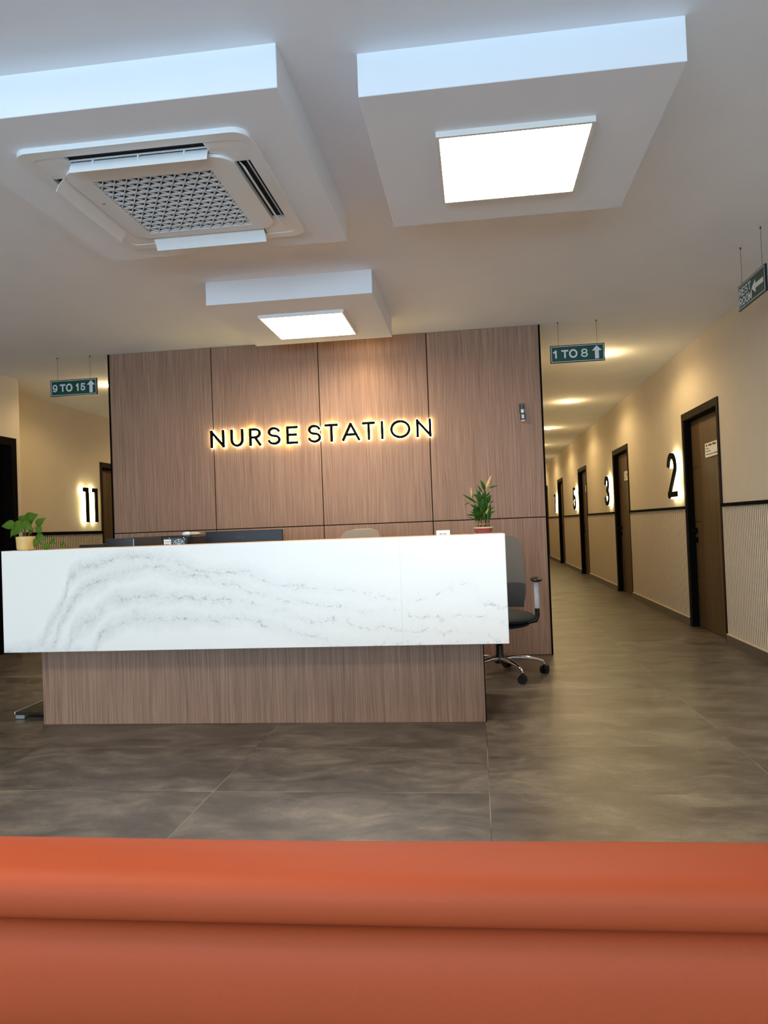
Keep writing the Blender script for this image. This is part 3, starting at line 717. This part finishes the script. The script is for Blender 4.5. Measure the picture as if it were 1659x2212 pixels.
# ------------------------------------------------------------------ office chairs
def office_chair(name, lab, loc, rz, top=1.058, mesh=None, framemat=None, seat_z=.455, wscale=1.0, star=0.0, fr=False):
    root = empty(name, loc, rz); tag(root, lab, 'office chair')
    def ch(mb, n, m, smooth=True, parent=None): return mb.build(n, m, parent or root, smooth)
    # front of the chair looks to -Y
    st = MB(); st.ell((0, -.03, seat_z), (.285, .26, .062), 32, 16); 
    for v in st.bm.verts:
        x, y = v.co.x/.285, (v.co.y+.03)/.26
        k = max(abs(x), abs(y)); rr = math.hypot(x, y)
        if rr > 1e-4: f_ = 1+.16*(rr/max(k, 1e-4)-1); v.co.x *= f_; v.co.y = -.03+(v.co.y+.03)*f_
        if v.co.z < seat_z: v.co.z = seat_z-(seat_z-v.co.z)*.75
    ch(st, 'seat', M['chair_pad'])
    ch(MB().ell((0, -.02, seat_z-.05), (.24, .22, .035), 28, 12), 'seat_shell', M['monitor'])
    # curved back
    def back(z0, z1, hw, y0, th, mat_, nme, corner=.045, tipw=None, par=None):
        mb = MB(); bm = mb.bm; nu, nv = 14, 14; grid = []
        for side_ in (0, 1):
            g2 = []
            for j in range(nv+1):
                t_ = j/nv; z = z0+(z1-z0)*t_; h = hw(t_)
                row = []
                for i in range(nu+1):
                    s_ = -1+2*i/nu; x = h*s_
                    zz = z
                    if t_ > .5: zz = z - (abs(s_)**6)*corner*((t_-.5)*2)**2
                    yy = y0 + .10*(t_-.3)**2*1.2 + .02*t_ - .045*(s_*s_) + side_*th*(1-.6*abs(s_)**3)*(.4+.6*math.sin(math.pi*min(max(t_, .05), .95)))
                    row.append(bm.verts.new((x, yy, zz)))
                g2.append(row)
            grid.append(g2)
        for side_ in (0, 1):
            for j in range(nv):
                for i in range(nu):
                    q = grid[side_]; bm.faces.new((q[j][i], q[j][i+1], q[j+1][i+1], q[j+1][i]))
        A, B = grid
        for j in range(nv):
            bm.faces.new((A[j][0], B[j][0], B[j+1][0], A[j+1][0])); bm.faces.new((A[j][nu], A[j+1][nu], B[j+1][nu], B[j][nu]))
        for i in range(nu):
            bm.faces.new((A[0][i], A[0][i+1], B[0][i+1], B[0][i])); bm.faces.new((A[nv][i], B[nv][i], B[nv][i+1], A[nv][i+1]))
        return ch(mb, nme, mat_, True, par)
    hwf = lambda t_: wscale*(.235 - .05*max(0, t_-.25)**1.2 - .04*(max(0, .22-t_)/.22)**2)
    zb0 = seat_z+.06; bk = back(zb0, top, hwf, .225, .018, mesh or M['meshgrey'], 'backrest')
    pad_h = zb0 + .26*(top-zb0)/.55
    back(zb0-.005, pad_h, lambda t_: wscale*(.210+.030*t_-.012*t_*t_), .198, .03, M['chair_pad'], 'lumbar_pad', .06)
    if fr:
        pts = []
        for i in range(25):
            s_ = -1+2*i/24
            pts.append((hwf(1)*s_*1.02, .225+.10*.49*1.2+.02-.045*s_*s_+.004, top-(abs(s_)**4)*.07))
        pts = [(pts[0][0]-.012, pts[0][1], zb0+.1)] + pts + [(pts[-1][0]+.012, pts[-1][1], zb0+.1)]
        ch(MB().tube(pts, .0045, 8), 'back_frame', framemat or M['white'])
    ch(MB().tube([(0, .28, top-.25), (0, .31, zb0+.05), (0, .25, seat_z-.02), (0, .08, seat_z-.09)], [.016, .022, .024, .022], 10), 'back_support', M['chair_plastic'])
    for sx_ in (-1, 1):
        x = sx_*.305*wscale
        post = MB().box(x-.019, x+.019, .03, .075, seat_z+.055, seat_z+.265, .008, 2)
        p = ch(post, 'arm_post', M['greypost'])
        ch(MB().tube([(x, .052, seat_z+.06), (x, .052, seat_z+.0), (x-sx_*.012, .052, seat_z-.035), (x-sx_*.12, .05, seat_z-.06), (x-sx_*.2, .05, seat_z-.06)], [.018, .018, .02, .016, .014], 10), 'arm_bracket', M['chair_plastic'])
        ch(MB().ell((x, 0.02, seat_z+.285), (.046, .125, .020), 24, 12), 'arm_pad', M['chair_plastic'])
    ch(MB().lathe([(0, .10), (.042, .10), (.045, .14), (.028, .17), (.028, .24), (.020, .245), (.020, seat_z-.08), (.06, seat_z-.075), (.06, seat_z-.05), (0, seat_z-.05)], 0, 0, 0, 24), 'gas_column', M['chair_plastic'])
    for k in range(5):
        a = star + k*2*math.pi/5; dx, dy = math.cos(a), math.sin(a); rr = .345
        lg = MB(); prof = [(.03, .135, .026), (.10, .145, .024), (.20, .135, .020), (.29, .115, .015), (rr-.012, .098, .012), (rr, .075, .010)]
        lg.tube([(dx*r, dy*r, z) for r, z, q in prof], [q for _, _, q in prof], 12)
        for v in lg.bm.verts: v.co.z = .12+(v.co.z-.12)*.8 if v.co.z > .1 else v.co.z
        leg = ch(lg, 'leg', M['chrome'])
        cs = MB(); ta = a + .9
        for o in (-.016, .016):
            ax_ = Vector((-math.sin(ta), math.cos(ta), 0)); c_ = Vector((dx*rr, dy*rr, .034)) + ax_*o
            mt = Matrix.Translation(c_) @ ax_.to_track_quat('Z', 'Y').to_matrix().to_4x4()
            r_ = bmesh.ops.create_cone(cs.bm, cap_ends=True, segments=24, radius1=.034, radius2=.031, depth=.022, matrix=mt)
        cs.tube([(dx*rr, dy*rr, .03), (dx*rr, dy*rr, .082)], .009, 8)
        cw = cs.build('caster', M['chair_plastic'], leg, True)
    return root
# the two casters seen in the photo stand at (.30,5.57) and (.50,5.94)
a0 = math.atan2(5.94-5.89, .50-.143)
office_chair('office_chair', 'charcoal office chair with grey posts and chrome base at the counter end', (.143, 5.89, 0), 0.0, 1.085, star=a0)
office_chair('office_chair', 'mesh back office chair whose beige top shows above the counter middle', (-1.05, 5.72, 0), -.45, 1.182, mesh=M['meshbeige'], wscale=.95, fr=True, star=.3, framemat=M['tan'])

# ------------------------------------------------------------------ things on and behind the counter
# monitor, seen from the back
mn = empty('computer_monitor', (-1.59, 4.97, .75)); tag(mn, 'dark blue-black monitor seen from behind over the counter', 'monitor')
child(MB().box(-1.863, -1.317, 4.955, 4.985, .885, 1.209, .006, 2), 'monitor_shell', M['monitor'], mn, True)
child(MB().box(-1.855, -1.325, 4.985, 4.990, .895, 1.202), 'screen', M['logo'], mn)
child(MB().box(-1.62, -1.56, 4.90, 4.955, .76, 1.02, .006, 2).box(-1.71, -1.47, 4.85, 5.05, .75, .762, .005, 2), 'monitor_stand', M['monitor'], mn, True)
mpm = lambda u, v, d: Vector((u, 4.955-d, v))
mb = MB(); mb.ribbon([(-1.644, 1.155), (-1.640, 1.172)], .0035, mpm, 0, .0008)
glyph(mb, 'A', -1.632, -1.616, 1.155, 1.173, .0035, mpm, 0, .0008); glyph(mb, 'U', -1.611, -1.597, 1.155, 1.173, .0035, mpm, 0, .0008); mb.ribbon([(-1.590, 1.173), (-1.590, 1.157), (-1.578, 1.157)], .0035, mpm, 0, .0008)
child(mb, 'logo_mark', M['logo'], mn)
# tower
tw = empty('computer_tower', (-2.006, 4.95, .75)); tag(tw, 'black computer tower with white label and round fan grille behind the counter', 'computer')
TY = 4.765
child(MB().box(-2.095, -1.917, TY, 5.19, .75, 1.184, .004, 1), 'tower_case', M['cabinet'], tw)
child(MB().box(-2.082, -1.930, TY-.004, TY, 1.085, 1.172), 'rear_plate', mat('grey_steel', (70, 74, 80), .4, metal=.5, noise=(30, .1)), tw)
child(MB().box(-2.080, -2.030, TY-.006, TY-.004, 1.095, 1.166), 'rating_label', M['paper'], tw)
mpt = lambda u, v, d: Vector((u, TY-.006-d, v)); mb = MB()
for z, n in ((1.150, 4), (1.131, 3), (1.113, 4)):
    for k in range(n): mb.box(-2.075+k*.011, -2.075+k*.011+.008, TY-.0066, TY-.006, z, z+.004)
child(mb, 'label_print', M['ink'], tw)
fg = MB(); cxf, czf = -1.976, 1.126
for r in (.014, .026, .038): fg.ribbon(arc(cxf, czf, r, r, 0, 360, 28)[:-1], .0028, mpt, 0, .003, closed=True)
for k in range(8):
    a = k*math.pi/4; fg.ribbon([(cxf+.010*math.cos(a), czf+.010*math.sin(a)), (cxf+.044*math.cos(a), czf+.044*math.sin(a))], .0026, mpt, 0, .003, caps=False)
fg.ribbon(arc(cxf, czf, .006, .006, 0, 360, 16)[:-1], .012, mpt, 0, .003, closed=True)
for u_, v_ in ((-2.04, 1.176), (-1.94, 1.176), (-1.934, 1.164)): fg.ribbon(arc(u_, v_, .0015, .0015, 0, 360, 8)[:-1], .003, mpt, 0, .003, closed=True)
child(fg, 'fan_grille', M['silver'], tw)
hs = empty('handset', (-1.93, 4.86, 1.184)); tag(hs, 'small white and beige rounded handset lying on the computer tower', 'handset')
child(MB().ell((-1.955, 4.85, 1.199), (.034, .030, .015), 24, 14), 'handset_head', M['white'], hs, True)
child(MB().ell((-1.905, 4.85, 1.200), (.047, .022, .010), 24, 14), 'handset_body', M['beige'], hs, True)
# printer
pr = empty('printer', (-2.45, 4.95, .75)); tag(pr, 'black printer with side tray showing over the counter left part', 'printer')
child(MB().box(-2.50, -2.290, 4.77, 5.20, .75, 1.186, .006, 2), 'printer_body', M['monitor'], pr, True)
child(MB().box(-2.690, -2.501, 4.77, 5.15, .75, 1.152, .004, 1), 'paper_tray', M['cabinet'], pr)
child(MB().box(-2.300, -2.296, 4.767, 4.7695, .90, 1.180), 'grey_strip', M['silver'], pr)
# low cabinet at the wall
cb = empty('low_cabinet', (-2.5, 6.58, 0)); tag(cb, 'dark low cabinet with shelves against the left of the wood wall', 'cabinet')
mb = MB(); mb.box(-3.078, -1.95, 6.38, YW-.006, 1.160, 1.186, .002, 1); mb.box(-3.078, -3.06, 6.40, YW-.006, 0, 1.160); mb.box(-1.97, -1.95, 6.40, YW-.006, 0, 1.160); mb.box(-3.06, -1.97, YW-.03, YW-.006, 0, 1.16); mb.box(-3.06, -2.84, 6.40, YW-.03, 1.110, 1.122); mb.box(-3.06, -1.97, 6.42, YW-.03, 0, .08)
child(mb, 'cabinet_body', M['cabinet'], cb)
child(MB().box(-2.838, -2.815, 6.395, YW-.03, .08, 1.160), 'divider', M['wood'], cb)
child(MB().box(-2.812, -1.972, 6.40, 6.42, .08, 1.158), 'cabinet_door', M['cabinet_brown'], cb)
child(MB().box(-3.058, -2.84, 6.40, 6.42, .08, 1.105), 'drawer_front', M['cabinet'], cb)
# card
cd = empty('table_card', (-.20, 4.45, CZ1)); tag(cd, 'small white folded card standing on the counter', 'card')
child(MB().box(-.238, -.157, 4.440, 4.443, CZ1, CZ1+.030, mtx=None), 'card_front', M['paper'], cd)
child(MB().box(-.238, -.157, 4.4435, 4.475, CZ1, CZ1+.004), 'card_foot', M['paper'], cd)
mb = MB()
for k, (a, b2) in enumerate(((.018, .014), (.036, .008), (.047, .012))): mb.box(-.238+a, -.238+a+b2, 4.4392, 4.440, CZ1+.006, CZ1+.010)
child(mb, 'card_print', M['ink'], cd)

# leaves
def leaf_mesh(mb, base, tip, wid, heart=True, depth_dir=Vector((0, -1, 0)), curl=.15):
    b_, t_ = Vector(base), Vector(tip); ax = t_-b_; L = ax.length; ax.normalize()
    n = depth_dir - ax*depth_dir.dot(ax); n.normalize(); s_ = ax.cross(n)
    N = 10; rows = []
    for i in range(N+1):
        t = i/N
        h = (math.sin(math.pi*t**.62)*(1-.15*t) if heart else math.sin(math.pi*t**.8)**.9)*wid/2
        if i == 0 or i == N: h = 0.0004
        c = b_+ax*L*t + n*(-curl*L*(t-.5)**2*1.2)
        rows.append([mb.bm.verts.new(c + s_*h*k + n*(abs(k)*h*.25)) for k in (-1, -.5, 0, .5, 1)])
    for a, b2 in zip(rows, rows[1:]):
        for k in range(4): mb.bm.faces.new((a[k], a[k+1], b2[k+1], b2[k]))
def solid(o, th=.0006):
    md = o.modifiers.new('thickness', 'SOLIDIFY'); md.thickness = th; return o

# pothos in yellow pot
PX, PY = -2.905, 4.50; q = .000380
pp = empty('potted_pothos', (PX, PY, CZ1)); tag(pp, 'trailing green pothos in a pale yellow pot on the counter left end', 'potted plant')
L3 = lambda x, y, dy=0: (PX+(x-420)*q, PY+dy, CZ1+(745-y)*q)
child(MB().lathe([(0, .002), (.048, .002), (.054, .010), (.0585, .088), (.0555, .088), (.052, .080), (0, .080)], PX, PY, CZ1, 40), 'pot', M['pot'], pp, True)
child(MB().lathe([(0, .0785), (.0525, .0785), (.0525, .0815), (0, .083)], PX, PY, CZ1, 24), 'soil', M['soil'], pp)
lv = [((270,300),(20,320),130,-.02),((330,275),(415,135),150,.02),((430,255),(655,140),185,.01),((640,350),(818,203),130,-.01),((450,265),(265,500),190,-.035),((440,245),(640,415),120,-.04),
      ((320,340),(200,520),95,-.03),((712,352),(750,490),95,-.03),((690,490),(860,595),100,-.04),((745,555),(650,715),105,-.05),((935,675),(815,740),110,-.05),((925,600),(1032,650),90,-.03),((1110,655),(1200,715),80,-.03),((400,300),(500,330),100,.03),((560,440),(480,400),70,.0)]
stm = MB(); crown = L3(430, 500)
for i, (a, b2, w_, dy) in enumerate(lv):
    mb = MB(); A_ = L3(a[0], a[1], dy); B_ = L3(b2[0], b2[1], dy-.006)
    A_ = (A_[0], A_[1], max(A_[2], CZ1+.004)); B_ = (B_[0], B_[1], max(B_[2], CZ1+.006))
    leaf_mesh(mb, A_, B_, w_*q*1.35, True, Vector((.1*math.sin(i), -1, .35)).normalized(), .2)
    solid(child(mb, 'leaf', M['leaf'], pp, True))
    if i < 8 or i > 12:
        m_ = Vector(crown).lerp(Vector(A_), .5)+Vector((0, 0, .012)); stm.tube([(crown[0]+(a[0]-430)*q*.12, crown[1], CZ1+.078), m_, A_], .0016, 6)
vine = [L3(520, 500, 0), L3(590, 450, -.03), L3(690, 400, -.045), L3(735, 480, -.05), L3(760, 600, -.05), L3(800, 690, -.045), L3(900, 722, -.04), L3(960, 650, -.03), L3(1000, 700, -.02), L3(1090, 725, -.01), L3(1160, 690, 0), L3(1210, 728, .0), L3(1300, 728, .01)]
stm.tube([(a[0], a[1], max(a[2], CZ1+.004)) for a in vine], .0016, 6)
child(stm, 'stem', M['stem'], pp, True)
mt = MB(); mt.box(-2.972, -2.868, 4.345, 4.50, CZ1, CZ1+.0018)
tag(mt.build('paper_sheet', M['paper']), 'small white sheet lying under the yellow plant pot', 'paper')

# lucky bamboo
BX, BY = .042, 4.47; q2 = .000206
bb = empty('potted_bamboo', (BX, BY, CZ1)); tag(bb, 'lucky bamboo plant in a round tray of red gravel on the counter right end', 'potted plant')
B3 = lambda x, y, dy=0: (BX+(x-757)*q2, BY+dy, CZ1+.004+(1810-y)*q2)
child(MB().lathe([(0, .003), (.046, .003), (.0545, .033), (0, .033)], BX, BY, CZ1, 36), 'gravel', M['pebble'], bb, True)
child(MB().lathe([(.0545, .031), (.0562, .031), (.0580, .039), (.0555, .039), (.0545, .0345)], BX, BY, CZ1, 36), 'tray', M['clear'], bb, True)
rr = random.Random(11); stalks = []
for k in range(14):
    if k < 9: a = k*2*math.pi/9; r = .034; hh = rr.uniform(.075, .10)
    else: a = k*2*math.pi/5; r = .014; hh = rr.uniform(.12, .19)
    x, y_ = BX+r*math.cos(a), BY+r*math.sin(a); stalks.append((x, y_, hh))
    child(MB().tube([(x, y_, CZ1+.03), (x+.001, y_, CZ1+.03+hh*.5), (x, y_, CZ1+.03+hh)], [.0048, .0042, .0040], 8), 'stalk', M['stalk'], bb, True)
child(MB().lathe([(.0385, .052), (.0405, .055), (.0385, .058)], BX, BY, CZ1, 32).ell((BX+.004, BY-.041, CZ1+.055), (.006, .005, .006), 12, 8).ell((BX-.016, BY-.038, CZ1+.055), (.005, .005, .005), 12, 8), 'lower_band', M['redband'], bb, True)
child(MB().lathe([(.0185, .096), (.0205, .099), (.0185, .102)], BX, BY, CZ1, 24).ell((BX-.002, BY-.022, CZ1+.097), (.006, .005, .006), 12, 8), 'upper_band', M['redband'], bb, True)
bl = [((850,575),(1045,148),75,0,1),((850,600),(735,285),110,-.01,0),((770,640),(628,412),48,0,0),((610,950),(198,672),66,-.02,0),((455,790),(440,460),55,0,1),((480,790),(450,520),40,.01,0),((950,520),(1218,462),44,-.01,0),
 ((410,905),(232,992),24,-.01,0),((640,1140),(400,968),66,-.02,0),((520,1300),(295,1272),60,-.02,0),((600,1330),(400,1170),60,-.02,0),((880,1290),(1105,1195),66,-.02,0),((865,1225),(688,955),95,-.035,0),((770,820),(505,700),130,-.02,0),
 ((900,960),(1000,720),130,-.02,0),((890,760),(990,630),60,0,0),((960,960),(1078,900),34,-.01,0),((960,1150),(1092,1070),40,-.01,0),((830,900),(840,540),100,-.01,0),((700,1150),(620,800),90,-.02,0),((860,1150),(880,700),110,-.01,0),
 ((780,1250),(700,850),90,-.015,0),((640,1300),(540,960),90,-.01,0),((900,1350),(960,1000),90,-.01,0),((820,1290),(920,1120),60,-.035,1),((560,1480),(510,1150),80,-.01,0),((640,1480),(560,1180),90,0,0),((860,1450),(1000,1180),80,-.01,0),
 ((740,1400),(680,1020),90,0,0),((800,1420),(840,1050),90,0,0),((900,1450),(990,1290),60,-.01,0),((560,1440),(300,1310),30,0,0),((700,900),(690,560),60,.01,0),((760,800),(610,570),30,.02,0)]
for i, (a, b2, w_, dy, pale) in enumerate(bl):
    mb = MB(); leaf_mesh(mb, B3(a[0], a[1], dy), B3(b2[0], b2[1], dy*2), w_*q2, False, Vector((.3*math.sin(i*2.1), -1, .3)).normalized(), .25)
    solid(child(mb, 'leaf', M['leafy'] if pale else M['leaf2'], bb, True, 'pale yellow leaf' if pale else None), .0004)
for i in range(58):
    x, y_, hh = stalks[i % 14]; a = rr.uniform(0, 6.28); z = CZ1+.03+hh*rr.uniform(.45, 1.0); l = rr.uniform(.05, .085); el = rr.uniform(.5, 1.25)
    mb = MB(); leaf_mesh(mb, (x, y_, z), (x+l*math.cos(el)*math.cos(a)*.7, y_+l*math.cos(el)*math.sin(a)*.7, z+l*math.sin(el)), rr.uniform(.010, .017), False, Vector((.2, -1, .5)).normalized(), .3)
    solid(child(mb, 'leaf', M['leaf2'], bb, True), .0004)
npk = MB().lathe([(0, 0), (.066, 0), (.066, .0018), (0, .0018)], BX, BY, CZ1, 12)
for v in npk.bm.verts:
    if v.co.z > CZ1+.001: v.co.z += .0
    v.co.x = BX+(v.co.x-BX)*(1+.05*math.sin(v.co.y*60))
nk = npk.build('paper_napkin', M['paper']); tag(nk, 'white paper napkin under the bamboo tray', 'napkin')
for o in (bb, pp):
    o.location.z += .0018
for o in (bb, pp):
    pass

# wall device
wd = empty('wall_dispenser', (.448, YW, 2.09)); tag(wd, 'small black and white dispenser fixed high on the wood wall', 'dispenser')
mb = MB().box(.427, .466, YW-.028, YW-.0005, 2.165, 2.250, .003, 1).box(.434, .472, YW-.045, YW-.0005, 2.108, 2.166, .004, 1)
child(mb, 'device_body', M['chair_plastic'], wd)
child(MB().box(.438, .463, YW-.034, YW-.028, 2.162, 2.198), 'white_sleeve', M['white'], wd)
child(MB().box(.440, .464, YW-.048, YW-.045, 2.114, 2.150), 'pale_window', mat('pale_blue_plastic', (190, 205, 228), .3, noise=(20, .03)), wd)
child(MB().ell((.447, YW-.030, 2.238), (.006, .004, .006), 12, 8).ell((.449, YW-.030, 2.212), (.004, .004, .005), 12, 8), 'indicator', M['silver'], wd, True)
child(MB().box(.438, .472, YW-.036, YW-.0005, 2.088, 2.1075, .003, 1), 'device_foot', M['beige'], wd)

# low ribbed stand left of the plinth
ls = empty('floor_stand', (-3.0, 5.0, 0)); tag(ls, 'low dark ribbed floor stand with a steel foot left of the wood plinth', 'floor stand')
mb = MB().box(-3.12, -2.85, 4.665, 5.35, .030, .046)
child(mb, 'deck', M['cabinet'], ls)
mb = MB()
for k in range(11): mb.box(-3.06+k*.019, -3.06+k*.019+.011, 4.67, 5.34, .046, .050)
child(mb, 'ribs', M['wood_dark'], ls)
child(MB().box(-3.125, -3.119, 4.66, 5.35, .034, .051), 'edge_strip', M['cream_edge'], ls)
for x in (-3.115, -2.885):
    child(MB().box(x, x+.065 if x < -3 else x+.03, 4.655, 4.70, .003, .028, .003, 1), 'steel_foot', M['silver'], ls)
child(MB().box(-3.115, -2.86, 5.28, 5.32, 0, .03).box(-3.11, -3.05, 4.665, 4.69, 0, .003).box(-2.88, -2.86, 4.665, 4.69, 0, .003), 'rear_foot', M['chair_plastic'], ls)

# ------------------------------------------------------------------ orange sofa, back towards the viewer
SY = 1.12
sf = empty('sofa', (-.15, SY+.4, 0), 0.012); tag(sf, 'orange leather sofa seen from behind across the bottom of the picture', 'sofa')
def roll(z0, z1, y_out, y_in, x0, x1, bulge, top=False):
    mb = MB(); bm = mb.bm; prof = []
    h = (z1-z0)/2; zc = (z0+z1)/2
    n = 20
    for i in range(n+1):           # outer (camera) side, from bottom to top
        a = -math.pi/2+math.pi*i/n; c = math.cos(a); s_ = math.sin(a)
        prof.append((y_out - bulge*abs(c)**.75, zc+h*math.copysign(abs(s_)**.8, s_)))
    k_ = .016 if top else .004
    prof = prof[:-1] + [(y_out+.01, z1), (y_out+.035, z1+.001), (y_out+.06, z1-.1*k_), (y_out+.09, z1-.45*k_), (y_in-.012, z1-.8*k_), (y_in, z1-1.6*k_), (y_in, z0+.004)]
    nx = 40; rings = []
    for j in range(nx+1):
        t_ = j/nx; x = x0+(x1-x0)*t_
        e = min(1, min(t_, 1-t_)*nx/1.5); dz = .0015*math.sin(x*5.3)
        rings.append([bm.verts.new((x, SY+(y-SY)*1 + (1-e)*.01, z+dz*(1 if z > zc else .3))) for y, z in prof])
    m_ = len(prof)
    for a, b_ in zip(rings, rings[1:]):
        for k in range(m_): bm.faces.new((a[k], a[(k+1) % m_], b_[(k+1) % m_], b_[k]))
    bm.faces.new(rings[0][::-1]); bm.faces.new(rings[-1])
    return mb
def sc(mb, name, m, smooth=True, parent=sf):
    for v in mb.bm.verts: v.co -= Vector((-.15, SY+.4, 0))
    return mb.build(name, m, parent, smooth)
sc(roll(.611, .689, SY, SY+.13, -1.25, .95, .052, True), 'backrest_upper_roll', M['leather'])
sc(roll(.425, .609, SY, SY+.13, -1.25, .95, .050), 'backrest_lower_roll', M['leather'])
sc(roll(.12, .423, SY, SY+.13, -1.25, .95, .035), 'rear_panel', M['leather'])
sc(MB().box(-1.22, -.16, SY+.14, SY+.68, .27, .42, .035, 4).box(-.14, .92, SY+.14, SY+.68, .27, .42, .035, 4), 'seat_cushion', M['leather'])
sc(MB().box(-1.24, .94, SY+.135, SY+.66, .13, .268, .01, 2), 'seat_frame', M['leather'])
for x in (-1.18, .84):
    for y in (SY+.03, SY+.58): sc(MB().box(x, x+.05, y, y+.05, 0, .13, .004, 1), 'leg', M['silver'], False)
